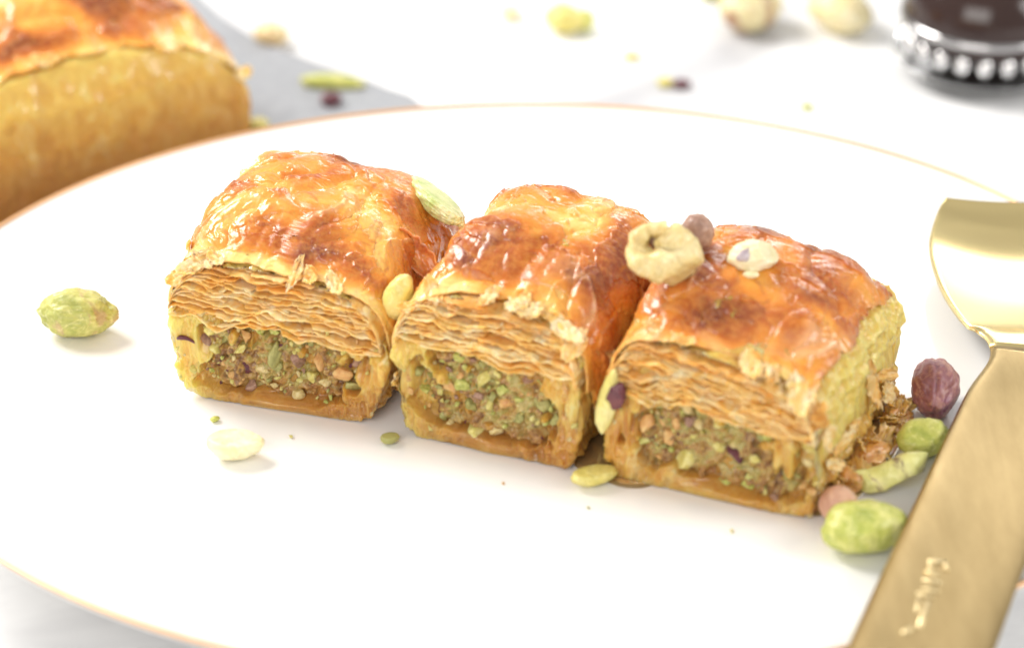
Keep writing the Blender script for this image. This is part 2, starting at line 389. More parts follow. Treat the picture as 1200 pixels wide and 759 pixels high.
    dl = drapeL-(drapeL+.25)*fr_+.30*fbm(np.stack([Yv*1.1, Yv*0, Yv*0], -1)+so, 4, 70); dr = drapeR-(drapeR+.25)*fr_*(drapeR > -.25)+.32*fbm(np.stack([Yv*1.2, Yv*0+9, Yv*0], -1)+so, 4, 71)
    s = np.linspace(0, 1, nu)[:, None]
    sideL = np.clip(dl, -2, zs-.1); sideR = np.clip(dr, -2, zs-.1)
    # s in [0,a) left wall, [a,1-a) the arch, then right wall (a negative drape stops on the arch itself)
    a = .12
    tL = np.where(sideL < 0, math.pi+sideL*.5, math.pi); tR = np.where(sideR < 0, -sideR*.5, 0.)
    th = tL+(tR-tL)*np.clip((s-a)/(1-2*a), 0, 1)
    X, Z = arch(th, 0., Yv+0*s)
    kl = np.clip((a-s)/a, 0, 1); kr = np.clip((s-1+a)/a, 0, 1)
    Z = Z-kl*np.clip(sideL, .02, 3)-kr*np.clip(sideR, .02, 3)
    hgt = np.clip((Z-zfill)/(H-zfill), 0, 1)
    y0 = yf(Z)+.07+.14*(1-hgt)+.15*fbm(np.stack([X*1.3, X*0, X*0+2], -1)+so, 4, 72)-.05
    tuck = sm(.90, 1.0, v)
    Y = y0+(L+.02-y0)*v+.10*tuck
    Z = Z-.75*tuck**2*sm(0, .6, hgt)
    G = place(X, Y, Z); Nn = gnormals(G)
    if (Nn[nu//2, nv//2, 2]) < 0: Nn = -Nn
    warp = G+.35*np.stack([noise(G*1.1+so, 80), noise(G*1.1+so, 81), noise(G*1.1+so, 82)], -1)
    blist = fbm(warp*np.array([1.0, .8, .6])+so, 2, 83)
    cr1 = np.abs(noise(warp*np.array([1.15, .95, 1.0])+so, 84)); cr2 = np.abs(noise(warp*np.array([2.6, 1.7, 2.2])+so*2, 86))
    msk = sm(.05, .5, noise(G*.9+so, 91)); r1 = msk*ridge(warp*np.array([1.5, .55, 1.0])+so, 94)**14
    pil = np.sqrt(cr1+.004)*.13+np.sqrt(cr2+.004)*.035          # pillows parted by creases
    fine = ridge(np.stack([warp[..., 0]*7+warp[..., 1]*2, warp[..., 1]*2.2-warp[..., 0], warp[..., 2]*5], -1)+so, 87)**5*sm(-.2, .4, noise(G*1.3+so, 97))
    tear = sm(.10, .125, noise(warp*np.array([1.3, .9, 1.2])+so, 140)+.18*noise(G*6, 141))+.8*sm(.06, .08, noise(warp*np.array([.9, 1.5, 1.2])+so*3, 142)+.15*noise(G*7, 143))
    dd = .055*blist+pil-.07+.030*tear+.05*r1+.012*fine+.007*fbm(G*8+so, 3, 88)
    dd = dd-.035*sm(.93, .985, noise(G*2.3, 98)+.35)
    fl = sm(0, .06, v)*sm(1, .95, v)
    send = np.minimum(sm(0, .16, s), sm(1, .84, s))
    dd = dd*(.30+.70*sm(0, .10, v))*(.45+.55*send)-.05*(1-send)
    G = G+Nn*(dd+.035)[..., None]
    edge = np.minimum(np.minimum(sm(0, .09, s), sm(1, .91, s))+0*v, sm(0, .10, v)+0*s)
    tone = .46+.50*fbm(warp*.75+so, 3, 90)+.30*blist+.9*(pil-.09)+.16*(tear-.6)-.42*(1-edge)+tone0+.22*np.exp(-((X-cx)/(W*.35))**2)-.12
    tone = tone-.35*palL*(1-sm(.1, W*.45, X+.3*noise(G, 12)))  # the same left-hand glow painted into the crust colour
    lift = np.clip(.30+.8*r1+.55*fbm(warp*1.1+so, 3, 93), 0, 1)
    G[..., 2] = np.maximum(G[..., 2], .05)
    tk = .045
    Nn2 = gnormals(G); Gc = G if Nn2[nu//2, nv//2, 2] > 0 else G
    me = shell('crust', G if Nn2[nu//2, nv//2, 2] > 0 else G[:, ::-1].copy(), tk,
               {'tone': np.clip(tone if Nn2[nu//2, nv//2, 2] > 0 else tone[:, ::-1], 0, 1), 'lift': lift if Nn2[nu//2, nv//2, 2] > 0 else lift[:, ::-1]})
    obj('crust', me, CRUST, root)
    # --- loose flakes lifting from crust edge and side walls
    nfl = 24 if detail > .8 else 10
    for k in range(nfl):
        u = q.uniform(0, 1); 
        side = q.random()
        nu_, nv_ = 20, 16; uu = np.linspace(-1, 1, nu_)[:, None]; v2 = np.linspace(-1, 1, nv_)[None, :]
        a_, b_ = q.uniform(.16, .42), q.uniform(.08, .20); cur = q.uniform(.05, .22)
        rag = 1+.35*noise(np.stack([uu*3+0*v2, v2*3+0*uu, 0*uu+0*v2+k], -1), 95)
        loc = np.stack([a_*uu*rag*np.sqrt(1-.6*v2**2), b_*v2*rag*np.sqrt(1-.6*uu**2), cur*(uu**2)*.35+.05*noise(np.stack([uu*2+0*v2, v2*2+0*uu, 0*uu+0*v2+k*1.3], -1), 96)], -1)
        y = q.uniform(.1, L-.1)
        if side < .34:  t_ = q.uniform(.02, .12)*math.pi; sgn = 1
        elif side < .62: t_ = q.uniform(.88, .98)*math.pi; sgn = -1
        else: t_ = q.uniform(.10, .90)*math.pi; y = q.uniform(.0, .10); sgn = 0
        x_, z_ = arch(np.array(t_), 0., y); 
        if sgn: z_ = z_-q.uniform(0, .8)
        c_ = place(x_, np.array(yf(z_)+y*(1-yf(z_)/L)), z_)
        nrm = Vector((math.cos(t_)*1.2 if sgn else .1*q.normal(), -.25 if sgn else -.35, math.sin(t_)*.9+.15)).normalized()
        M = nrm.to_track_quat('Z', 'Y').to_matrix() @ Matrix.Rotation(q.uniform(0, 6.3), 3, 'Z')
        Gf = loc@np.array(M).T+np.array(c_)+np.array(nrm)*.05
        Gf[..., 2] = np.maximum(Gf[..., 2], .04)
        me = shell('flake', Gf, .014, {'tone': Gf[..., 0]*0+q.uniform(.0, .45), 'lift': Gf[..., 0]*0+q.uniform(.2, .7)})
        obj('flake', me, SHEET, root)
    if not front: return
    # --- filling: nut paste with chopped nuts
    n1, n2 = 200, 130
    hx = W/2-.30; zc0 = zfill*.5+.12; hz = zfill*.5+.03
    uu = np.linspace(-1, 1, n1)[:, None]; v2 = np.linspace(-1, 1, n2)[None, :]
    X = cx+hx*uu*np.sqrt(1-.35*v2**2); Z = zc0+hz*v2*np.sqrt(1-.35*uu**2)-lean*(X-cx)*.5
    rr = np.maximum(np.abs(uu), np.abs(v2))
    Gg = np.stack([X+0*v2, 0*X+0*v2, Z+0*uu], -1)
    bl = .10*fbm(Gg*1.6+so, 3, 110)+.09*(1-np.abs(noise(Gg*3+so, 111)))**2+.07*noise(Gg*6+so, 112)+.05*noise(Gg*13+so, 113)+.02*noise(Gg*30+so, 114)-.12*sm(.25, .6, noise(Gg*2.6+so, 116))
    Y = .20-bl+.16*sm(.72, 1, rr+.25*noise(Gg*1.8+so, 115))
    Gp = place(Gg[..., 0], Y, Gg[..., 2])
    ft = np.clip(1-sm(.15, .75, Gp[..., 2]+.3*fbm(Gp*1.5+so, 3, 117)), 0, 1)*.8
    obj('filling', shell('filling', Gp[:, ::-1].copy(), -.1, {'tone': ft[:, ::-1]}), FILL, root)
    mats = [(OLIVE, .20), (GREEN, .18), (YELLOW, .24), (BROWNSKIN, .08), (ORANGE, .13), (ROAST, .13), (DARKSKIN, .05)]
    ms = [a[0] for a in mats]; pr = np.array([a[1] for a in mats]); pr /= pr.sum()
    placed = []
    nbig = 22
    for k in range(135):
        wallbit = k > 118                                             # a few crumbs stuck to the dough round the filling
        for tr in range(40):
            ux, uz = q.uniform(-1, 1)*(1.16 if wallbit else .95), q.uniform(-.95, .98)*(1.08 if wallbit else 1)
            e_ = abs(ux)**3+abs(uz)**3
            if (e_ > 1.0) != wallbit: continue
            sz = q.uniform(.04, .10) if wallbit else (q.uniform(.17, .26) if k < 7 else q.uniform(.10, .18) if k < nbig+6 else q.uniform(.03, .085))
            px_, pz_ = cx+hx*ux, max(.1, zc0+hz*uz-lean*hx*ux*.5)
            if uz < -.35 and q.random() < .72: continue
            if noise(np.array([px_*.9, pz_*.9, 0.])+so, 120) < -.22 and k >= nbig: continue
            if all((px_-a)**2+(pz_-b)**2 > (.66*(sz+c))**2 for a, b, c in placed): break
        else: continue
        placed.append((px_, pz_, sz))
        mt = ms[q.choice(len(ms), p=pr)] if not wallbit else [ORANGE, ROAST, ORANGE, YELLOW][int(q.integers(4))]
        uxc, uzc = np.clip(ux, -1, 1), np.clip(uz, -1, 1)
        i = int(np.clip((uxc/np.sqrt(1-.35*uzc**2)+1)/2*(n1-1), 0, n1-1)); j = int(np.clip((uzc/np.sqrt(1-.35*uxc**2)+1)/2*(n2-1), 0, n2-1))
        yy = .03 if wallbit else min(Y[i, j], .16)+sz*.05
        o = obj('nut_piece', chop_mesh(int(q.integers(14)), mt), None, root, tuple(place(np.array(px_), np.array(yy), np.array(pz_))))
        yo = .35 if sz > .16 else 1; o.scale = (sz*q.uniform(.7, 1.2), sz*q.uniform(.6, .9), sz*q.uniform(.6, 1.0)); o.location.y += sz*S*(.25 if sz > .16 else 0); o.rotation_euler = tuple(q.uniform(0, 6.28, 3))

def pastry_at(FL, FR, name='pistachio_pastry', **k):
    a, b = P(*FL), P(*FR); W = np.hypot(*(b-a)[:2]); yaw = math.atan2(b[1]-a[1], b[0]-a[0])
    root = empty(name, tuple(a), yaw); build_pastry(root, W, **k); return root
ROW = 'row of pistachio pastries on the plate'
r = pastry_at((208, 462), (446, 500), L=4.0, H=2.88, seed=3, zfill=1.42, drapeL=-.1, drapeR=1.0, palL=.9, lean=.10, shear=-.0, nsheets=19, tone0=.05)
tag(r, 'leftmost of three cut pastries, left side glowing pale yellow, green nut slice on its back corner', 'pastry', ROW)
r = pastry_at((468, 508), (676, 553), L=4.0, H=3.05, seed=8, zfill=1.68, drapeL=-.5, drapeR=.75, palL=.5, lean=.06, shear=.08, nsheets=21, chamfer=.75, palR=.3, tone0=.07)
tag(r, 'middle pastry of the row, darkest chunky nut filling, curled nut on its top', 'pastry', ROW)
r = pastry_at((704, 556), (958, 612), L=3.9, H=2.88, seed=14, zfill=1.48, bulge=-.03, drapeL=.3, drapeR=-1.35, palL=0, lean=.16, shear=.05, palR=.75, floor_dark=.5, nsheets=19, chamfer=.45, tone0=.06)
tag(r, 'rightmost pastry of the row, shiniest crust with a small purple and white nut on top', 'pastry', ROW)

# the blurred pastry behind the plate shows its long soaked side
a = P(292, 205, TABLE_Z)
b0 = P(60, 262, TABLE_Z); yaw = math.atan2((a-b0)[1], (a-b0)[0])
root = empty('side_pastry', (a[0]-6.3*math.cos(yaw), a[1]-6.3*math.sin(yaw), TABLE_Z+.09), yaw)
build_pastry(root, 6.3, 4.2, 3.75, 33, zs=1.4, drapeL=.2, drapeR=-.6, detail=.55, floor_dark=1.5, relief=.3, palT=.45, lowh=2.4, front=False, ntop=2.3, chamfer=.9, zfill=2.2, tone0=.02)
tag(root, 'out of focus uncut pastry on grey paper behind the plate at upper left', 'pastry')

bpy.context.view_layer.update(); DG = bpy.context.evaluated_depsgraph_get()
def hit(px, py):
    """height (cm) of the surface of the pastries met at this spot of the photograph"""
    o = np.array([0, -DIST*math.cos(ELEV), DIST*math.sin(ELEV)]); d = P(px, py)-o
    ok, loc, *_ = scene.ray_cast(DG, Vector(o*S), Vector(d).normalized())
    return loc.z/S if ok else 0.
def hit3(px, py, off):
    """the point off cm in front of the surface met there, towards the camera"""
    o = np.array([0, -DIST*math.cos(ELEV), DIST*math.sin(ELEV)]); d = P(px, py)-o; d /= np.linalg.norm(d)
    ok, loc, *_ = scene.ray_cast(DG, Vector(o*S), Vector(d)); return np.array(loc)/S-d*off
# ------------------------------------------------------------------ whole and broken nuts
def kernel(seed, a, b, c, level=4, cut=None, groove=.05, point=.18, wrinkle=1.):
    V, F = ICO[level]; V = V.copy(); x = V[:, 0].copy()
    taper = 1-point*np.abs(x)**3-.10*x
    V[:, 1] *= taper; V[:, 2] *= taper
    r = np.linalg.norm(V, axis=1, keepdims=True)
    V *= 1-groove*np.exp(-(V[:, 1:2]/.07)**2)*(V[:, 2:3] > -.9)
    V *= 1+.08*noise(V*1.5+seed*2.3, 5)[:, None]+.045*noise(V*3.5+seed, 6)[:, None]+wrinkle*(.022*noise(np.c_[V[:, 0]*2, V[:, 1]*8, V[:, 2]*8]+seed, 7)-.035*(ridge(np.c_[V[:, 0]*1.5, V[:, 1]*4, V[:, 2]*4]+seed, 8)**6))[:, None]
    if cut is not None:
        n, d = np.array(cut[0], float), cut[1]; n /= np.linalg.norm(n); e = np.maximum(0, V@n-d); V -= e[:, None]*n*.94
    V *= np.array([a, b, c]); return V, F
def nut(name, px, py, lpx, wpx, ang, mat, label, cat='nut', z=0., seed=1, cut=None, h=None, group=None, tilt=(0, 0), zoff=0, level=4, depth=None, at=None, **kw):
    """a nut lying with its middle seen at (px,py); ang: direction of its length as seen, degrees"""
    a = lpx/2/KPX; b = wpx/2/KPX; hh = h if h else b*.9
    c = P(px, py, z+hh*.9) if at is None else at
    sc = np.linalg.norm(c-np.array([0, -DIST*math.cos(ELEV), DIST*math.sin(ELEV)]))/DIST
    a *= sc; b *= sc; hh *= sc
    g = math.radians(ang); yaw = math.atan2(math.sin(g)/.62, math.cos(g))
    V, F = kernel(seed, a, (depth or b), hh, level, cut, **kw)
    R = np.array(Matrix.Rotation(yaw, 3, 'Z') @ Matrix.Rotation(math.radians(tilt[1]), 3, 'Y') @ Matrix.Rotation(math.radians(tilt[0]), 3, 'X'))
    V = V@R.T
    if at is None: V[:, 2] -= V[:, 2].min()
    else: z = c[2]
   
    o = obj(name, mesh(name, V, F), mat, None, (c[0], c[1], z+zoff+.002)); tag(o, label, cat, group); return o
def tube(name, path, rad, mat, seed=0, n=28, parent=None, flat=1.0, amp=.06):
    path = np.array(path, float); m = 60; t = np.linspace(0, len(path)-1, m); i = np.clip(t.astype(int), 0, len(path)-2); f = (t-i)[:, None]
    Pm = lambda k: path[np.clip(i+k, 0, len(path)-1)]
    p0, p1, p2, p3 = Pm(-1), Pm(0), Pm(1), Pm(2)
    C = .5*((2*p1)+(-p0+p2)*f+(2*p0-5*p1+4*p2-p3)*f**2+(-p0+3*p1-3*p2+p3)*f**3)
    R = np.interp(t, np.arange(len(rad)), rad)
    T = np.gradient(C, axis=0); T /= np.linalg.norm(T, axis=1, keepdims=True)
    up = np.array([0, 0, 1.]); A = np.cross(T, up); A /= np.maximum(np.linalg.norm(A, axis=1, keepdims=True), 1e-6); B = np.cross(A, T)
    ph = np.linspace(0, 2*np.pi, n, endpoint=False)
    G = C[:, None]+R[:, None, None]*(A[:, None]*np.cos(ph)[None, :, None]+B[:, None]*np.sin(ph)[None, :, None]*flat)
    D = G-C[:, None]; G = G+D*(amp*4*noise(G*3+seed, 8)[..., None]+amp*1.5*noise(G*9+seed, 9)[..., None])
    V = np.concatenate([G.reshape(-1, 3), C[:1], C[-1:]]); F = [tuple(x) for x in gridfaces(m, n, cv=True)]
    k = len(V)-2
    F += [((j+1) % n, j, k) for j in range(n)]+[((m-1)*n+j, (m-1)*n+(j+1) % n, k+1) for j in range(n)]
    return obj(name, mesh(name, V, F), mat, parent)

SC = 'loose nuts scattered on the plate'
nut('pistachio', 92, 369, 94, 62, -3, MOTTLED, 'whole mottled green pistachio lying alone on the plate left of the pastries', seed=2, group=SC, groove=.03, point=.25, wrinkle=1.6, level=5)
nut('pistachio_half', 276, 520, 68, 44, 0, PALE, 'pale cream nut half on the plate in front of the leftmost pastry', seed=4, cut=((.1, 0, 1), .35), group=SC)
nut('nut_crumb', 252, 491, 12, 8, 20, GREEN, 'tiny green nut crumb just above the pale cream nut half', 'nut crumb', seed=5, level=3)
nut('nut_crumb', 457, 513, 24, 17, 10, OLIVE, 'small olive green nut crumb at the front left foot of the middle pastry', 'nut crumb', seed=6, level=3, cut=((0, 0, 1), .4))
nut('pistachio_slice', 467, 349, 62, 38, 0, YELLOW, 'yellow nut wedged upright between the leftmost and middle pastry', seed=7, at=hit3(467, 348, .26), h=.26, tilt=(0, -72), depth=.26)
nut('pistachio_slice', 514, 242, 100, 46, -40, m_nut('pale_green_slice', (.40, .52, .12), (.66, .70, .30), (.88, .86, .58), scale=210), 'long green nut slice leaning on the back right corner of the leftmost pastry', seed=9, z=hit(500, 262)-.10, h=.26, tilt=(-38, 12), cut=((0, -.2, 1), .35), depth=.34, wrinkle=2.4, level=5, point=.35)
nut('pistachio_slice', 706, 470, 92, 26, 0, YELLOW, 'thin yellow nut sliver standing between the middle and rightmost pastry', seed=10, at=hit3(712, 470, .22), h=.17, tilt=(0, -80), depth=.12)
nut('nut_skin', 720, 464, 44, 24, 0, DARKSKIN, 'dark purple nut skin beside the yellow sliver at the rightmost pastry', seed=11, at=hit3(722, 465, .16), h=.17, tilt=(0, -72), depth=.13, level=4, wrinkle=3.5, cut=((-.6, -.8, .3), .35), point=.6)
nut('nut_chunk', 697, 556, 62, 28, 12, YELLOW, 'yellow pointed nut chunk on the plate between feet of middle and rightmost pastries', seed=12, h=.2, cut=((0, 0, 1), .4), point=.5)
nut('pistachio', 1095, 455, 100, 56, 80, PURPLE, 'whole pistachio with wrinkled purple brown skin on the plate right of the pastries', seed=13, h=.48, group=SC, point=.5, wrinkle=1.5, level=5)
nut('pistachio', 1083, 514, 70, 50, 12, GREEN, 'round yellow green pistachio just in front of the purple skinned one', seed=15, group=SC, cut=((-.3, -.4, .9), .7))
nut('pistachio', 1014, 616, 106, 70, 6, GREEN, 'largest bright green pistachio, frontmost beside the gold handle', seed=16, group=SC, h=.44, groove=.06, level=5, wrinkle=.4, cut=((-.35, -.5, .8), .88))
nut('nut_chunk', 983, 590, 44, 46, 60, m_nut('pink_skin', (.52, .24, .15), (.68, .38, .25), (.78, .55, .36), coat=.4), 'pinkish skinned nut chunk between rightmost pastry and largest green pistachio', seed=17, h=.34)
cr_ = np.random.default_rng(8)
for px_, py_, sz_, mt_, lb_ in [(341, 512, .045, YELLOW, 'tiny yellow crumb under the front edge of the leftmost pastry'), (590, 566, .035, ORANGE, 'tiny tan crumb in front of the middle pastry'),
                               (858, 622, .04, YELLOW, 'tiny yellow crumb in front of the rightmost pastry'), (690, 594, .035, OLIVE, 'tiny olive crumb below the pointed yellow nut chunk')]:
    c = P(px_, py_, .02); o = obj('nut_crumb', chop_mesh(int(cr_.integers(14)), mt_), None, None, (c[0], c[1], sz_*.6)); o.scale = (sz_, sz_*.8, sz_*.7); o.rotation_euler = (.2, .1, cr_.uniform(0, 6)); tag(o, lb_, 'nut crumb')
# the curled peel
uu = np.linspace(-1, 1, 60)[:, None]; vv = np.linspace(-1, 1, 30)[None, :]
c = P(1046, 552, .3)
Gq = np.stack([.60*uu*(1-.12*vv**2), .26*vv*np.sqrt(np.clip(1-.85*uu**4, 0, 1))+.10*uu**2, .28-.30*vv**2*.8+.12*np.sin(uu*2.4)-.10*uu**2], -1)
Gq = Gq+.03*noise(Gq*4, 14)[..., None]; cs, sn = math.cos(.25), math.sin(.25)
Gq = Gq@np.array([[cs, sn, 0], [-sn, cs, 0], [0, 0, 1]]); Gq[..., 2] -= Gq[..., 2].min()-.06
tag(obj('pistachio_peel', shell('pistachio_peel', Gq, .07), m_nut('peel', (.56, .56, .14), (.76, .72, .26), (.86, .82, .45), amount=.42, scale=150, sk=(.20, .12, .08)), None, (c[0], c[1], 0)),
    'curled green peel of nut with brown speckled end, behind the largest green pistachio', 'nut peel')
# curled roasted nut and its brown neighbour on the middle pastry
def on(px, py, z): return P(px, py, z)
zt = max(hit(x_, 306) for x_ in (750, 775, 800)); c = on(775, 286, zt+.42); rt = empty('curled_nut', tuple(c))
pts = [(math.cos(a)*.30-.07, math.sin(a)*.14-.05-.02*i_, math.sin(a)*.24) for i_, a in enumerate(np.radians([60, 120, 180, 240, 300, 360, 432]))]
tube('kernel', pts, [0.17, .15, .18, .27, .35, .34, .20], ROAST, 3, parent=rt, flat=.95, amp=.12)
V, F = kernel(50, .10, .08, .12, 3); obj('skin_or_shade_patch', mesh('skin_or_shade_patch', V+np.array([-.10, .06, .02]), F), BROWNSKIN, rt)  # dark plug set in the hole of the curl to shade it
tag(rt, 'curled tan roasted nut with a hole, sitting on the middle pastry', 'nut')
nut('nut_chunk', 817, 272, 46, 46, 60, BROWNSKIN, 'brown skinned nut right behind the curled tan nut', seed=20, z=hit(822, 302)-.02, h=.34, depth=.26, wrinkle=1.8)
c = on(884, 300, hit(884, 318)+.2); rt = empty('topping_nut', tuple(c))
V, F = kernel(21, .43, .28, .25, 5, ((.8, -.3, .5), .62), point=.30, wrinkle=1.6); obj('kernel', mesh('kernel', V@np.array(Matrix.Rotation(math.radians(12), 3, 'Z')).T, F), PALE, rt)
V2_, F2_ = kernel(22, .25, .095, .05, 4, point=.6); V2_ *= (1+.5*noise(V2_*8, 77))[:, None]
R = Matrix.Rotation(math.radians(40), 3, 'Z') @ Matrix.Rotation(math.radians(50), 3, 'X')
obj('skin_or_shade_patch', mesh('skin_or_shade_patch', V2_@np.array(R).T+np.array([-.10, -.155, .125]), F2_), m_nut('violet_skin', (.22, .14, .17), (.42, .33, .37), (.72, .64, .58), scale=420), rt)
tag(rt, 'small cream nut with a violet skin patch on top of the rightmost pastry', 'nut')
nut('nut_crumb', 880, 322, 20, 11, 0, PALE, 'small white crumb just below the cream and violet nut', 'nut crumb', seed=23, z=hit(880, 326)-.02, level=3)

c = hit3(219, 398, .03); rt = empty('skin_curl', tuple(c))
tube('curl', [(-.15, 0, .02), (-.09, -.03, .06), (.02, -.02, .03), (.14, -.01, -.06)], [.025, .045, .03, .012], DARKSKIN, 5, n=12, parent=rt)
tag(rt, 'thin maroon curl of nut skin stuck to the pale left side of the leftmost pastry', 'nut skin')
# a torn, lifted corner of crust on the leftmost pastry's back right shoulder
LP = [o for o in bpy.data.objects if o.get('label', '').startswith('leftmost of three')][0]
c = hit3(488, 300, .06); uu = np.linspace(-1, 1, 50)[:, None]; v2 = np.linspace(-1, 1, 24)[None, :]
g_ = np.stack([.50*uu+0*v2, .20*v2*np.sqrt(np.clip(1-.8*uu**2, 0, 1))*(1+.25*noise(np.stack([uu*4+0*v2, v2*2+0*uu, 0*uu+0*v2], -1), 150)), .14*v2**2+.05*noise(np.stack([uu*3+0*v2, v2*2+0*uu, 0*uu+0*v2], -1), 151)], -1)
M = Matrix.Rotation(math.radians(-38), 3, 'Z') @ Matrix.Rotation(math.radians(34), 3, 'Y') @ Matrix.Rotation(math.radians(38), 3, 'X')
g_ = g_@np.array(M).T
o = obj('flake', shell('flake', g_, .03, {'tone': np.clip(.55+.5*noise(g_*3, 152), 0, 1), 'lift': g_[..., 0]*0+.6}), CRUST)
o.parent = LP; bpy.context.view_layer.update(); o.matrix_world = Matrix.Translation(Vector(c)*S)

# amber pastry scraps heaped at the right foot of the last pastry
sr = np.random.default_rng(4)
amb = m_nut('amber_scrap', (.52, .19, .03), (.78, .38, .08), (.90, .58, .20), coat=.9, scale=240, rough=.3)
amb.node_tree.nodes['Principled BSDF'].inputs['Subsurface Weight'].default_value = .7; amb.node_tree.nodes['Principled BSDF'].inputs['Transmission Weight'].default_value = .15
for k, (x, y, l, wd, lab) in enumerate([(1018, 534, 52, 30, 'amber soaked pastry scrap heaped against the right foot of the rightmost pastry'), (1050, 494, 40, 22, 'thin reddish pastry scrap furthest back along the right foot of the rightmost pastry'),
                                        (996, 566, 32, 24, 'small dark amber pastry scrap at the front right corner of the rightmost pastry')]):
    c = P(x, y, .1); rt = empty('pastry_scrap', (c[0], c[1], .003), .95)
    V, F = ICO[5]; V = V.copy(); V *= (1+.30*fbm(V*1.3+k*7, 3, 130)+.08*ridge(V*3+k, 134)**3)[:, None]; V *= np.array([l/120, wd/110, .2]); V[:, 2] = np.maximum(V[:, 2], -.13); V[:, 2] += .13
    obj('crumb_body', mesh('crumb_body', V, F), amb, rt)
    for j in range(5):
        uu = np.linspace(-1, 1, 18)[:, None]; v2 = np.linspace(-1, 1, 12)[None, :]
        rg = 1+.35*noise(np.stack([uu*3+0*v2, v2*3+0*uu, 0*uu+0*v2+j+k*10], -1), 95)
        g_ = np.stack([.28*uu*rg, .13*v2*rg, .10*uu**2+.05*noise(np.stack([uu*2+0*v2, v2*2+0*uu, 0*uu+0*v2+j*3.], -1), 96)], -1)
        M = (Matrix.Rotation(sr.uniform(-.7, .7), 3, 'X') @ Matrix.Rotation(sr.uniform(-.5, .5), 3, 'Y') @ Matrix.Rotation(sr.uniform(-.6, .6), 3, 'Z'))
        g_ = g_@np.array(M).T+np.array([sr.uniform(-.7, .7)*l/130, sr.uniform(-.7, .7)*wd/120, sr.uniform(.14, .34)]); g_[..., 2] = np.maximum(g_[..., 2], .02)
        obj('flake', shell('flake', g_, .016, {'tone': g_[..., 0]*0+sr.uniform(.3, .8), 'lift': g_[..., 0]*0+.3}), amb, rt)
    tag(rt, lab, 'pastry scrap')

# syrup films at the feet of the row; the first tints a shadow gap
def puddle(name, pts, label):
    q = np.array([P(*p)[:2] for p in pts]); n = len(q); t = np.linspace(0, n, 120, endpoint=False); i = t.astype(int) % n; f = (t-t.astype(int))[:, None]
    g = lambda k: q[(i+k) % n]
    C = .5*(2*g(0)+(-g(-1)+g(1))*f+(2*g(-1)-5*g(0)+4*g(1)-g(2))*f**2+(-g(-1)+3*g(0)-3*g(1)+g(2))*f**3)
    c0 = C.mean(0); R = []
    for r_ in np.linspace(.01, 1, 14): R.append(np.c_[c0+(C-c0)*r_, np.full(120, .004+.05*(1-r_**6)**.5)])
    G = np.array(R); V = G.reshape(-1, 3); B = V.copy(); B[:, 2] = .003
    F = gridfaces(14, 120, cv=True); j = np.arange(120)+13*120; j2 = np.roll(j, -1)
    F = np.concatenate([F, F[:, ::-1]+len(V), np.stack([j, j+len(V), j2+len(V), j2], -1)])
    tag(obj(name, mesh(name, np.r_[V, B], F[:, ::-1].copy()), AMBER), label, None, None, 'stuff')
puddle('syrup', [(672, 540), (695, 556), (735, 572), (770, 560), (740, 500), (690, 490)], 'amber syrup film tinting the brown shadow gap between feet of middle and rightmost pastries')
puddle('syrup', [(950, 600), (985, 596), (1030, 560), (1066, 500), (1060, 470), (1010, 470), (970, 540)], 'amber syrup film along the right foot of the rightmost pastry')

# ------------------------------------------------------------------ nuts on the table behind
TB = 'blurred nuts on the table behind the plate'
def tnut(name, px, py, l, wd, ang, mat, label, **k): return nut(name, px, py, l, wd, ang, mat, label, z=TABLE_Z, group=TB, level=3, **k)
tnut('nut_chunk', 318, 44, 46, 32, -8, m_nut('orange_end', (.66, .36, .12), (.85, .66, .34), (.92, .84, .6), scale=90), 'blurred cream and orange nut chunk on the grey paper edge', seed=31)
tnut('pistachio_stick', 390, 99, 78, 19, -4, GREEN, 'blurred green nut stick on grey paper behind the plate', seed=32, h=.14, point=0)
tnut('nut_skin', 388, 119, 26, 20, 10, DARKSKIN, 'blurred dark maroon nut skin just in front of the green stick', seed=33)
tnut('nut_chunk', 303, 149, 26, 20, 0, YELLOW, 'blurred yellow chunk by the right end of the pastry behind the plate', seed=34)
tnut('nut_chunk', 598, 17, 26, 22, 0, PALE, 'small pale nut chunk left of the notched nut in the background', seed=35)
rt = empty('notched_nut', tuple(P(664, 38, TABLE_Z)))
for s_, (dx, dy, a_, b_, h_, mt) in enumerate([(0, 0, .50, .42, .34, YELLOW), (.42, .02, .22, .2, .26, GREEN)]):
    V, F = kernel(40+s_, a_, b_, h_, 3, ((.6, 0, .8), .55) if s_ == 0 else None); V[:, 2] -= V[:, 2].min(); obj('lobe', mesh('lobe', V+np.array([dx, dy, .003]), F), mt, rt)
tag(rt, 'blurred yellow nut with a notch, second from the left among the background nuts', 'nut', TB)
tnut('nut_crumb', 740, 67, 22, 12, 0, YELLOW, 'tiny yellow green crumb right of the notched background nut', seed=36, h=.06)
tnut('nut_crumb', 780, 98, 22, 13, 0, YELLOW, 'tiny yellow crumb touching a dark crumb behind the plate', seed=37)
tnut('nut_skin', 799, 100, 22, 13, 0, DARKSKIN, 'tiny dark purple skin crumb behind the plate rim', seed=38)
tnut('nut_crumb', 946, 126, 16, 10, 0, GREEN, 'tiny pale green crumb nearest the plate rim at right', seed=39)
tnut('nut_crumb', 836, -2, 34, 14, 0, OLIVE, 'green crumb cut by the top edge of the photo', seed=41)
tnut('pistachio', 880, 16, 84, 64, 20, m_nut('half_skinned', (.70, .56, .26), (.86, .76, .44), (.9, .84, .58), amount=.52, scale=75, sk=(.42, .20, .11)), 'blurred background pistachio with brown patch on its lower side', seed=46)
tnut('pistachio', 985, 18, 92, 62, -35, m_nut('golden_kernel', (.78, .60, .26), (.88, .76, .44), (.93, .86, .62)), 'blurred large golden nut left of the dark pot', seed=43)

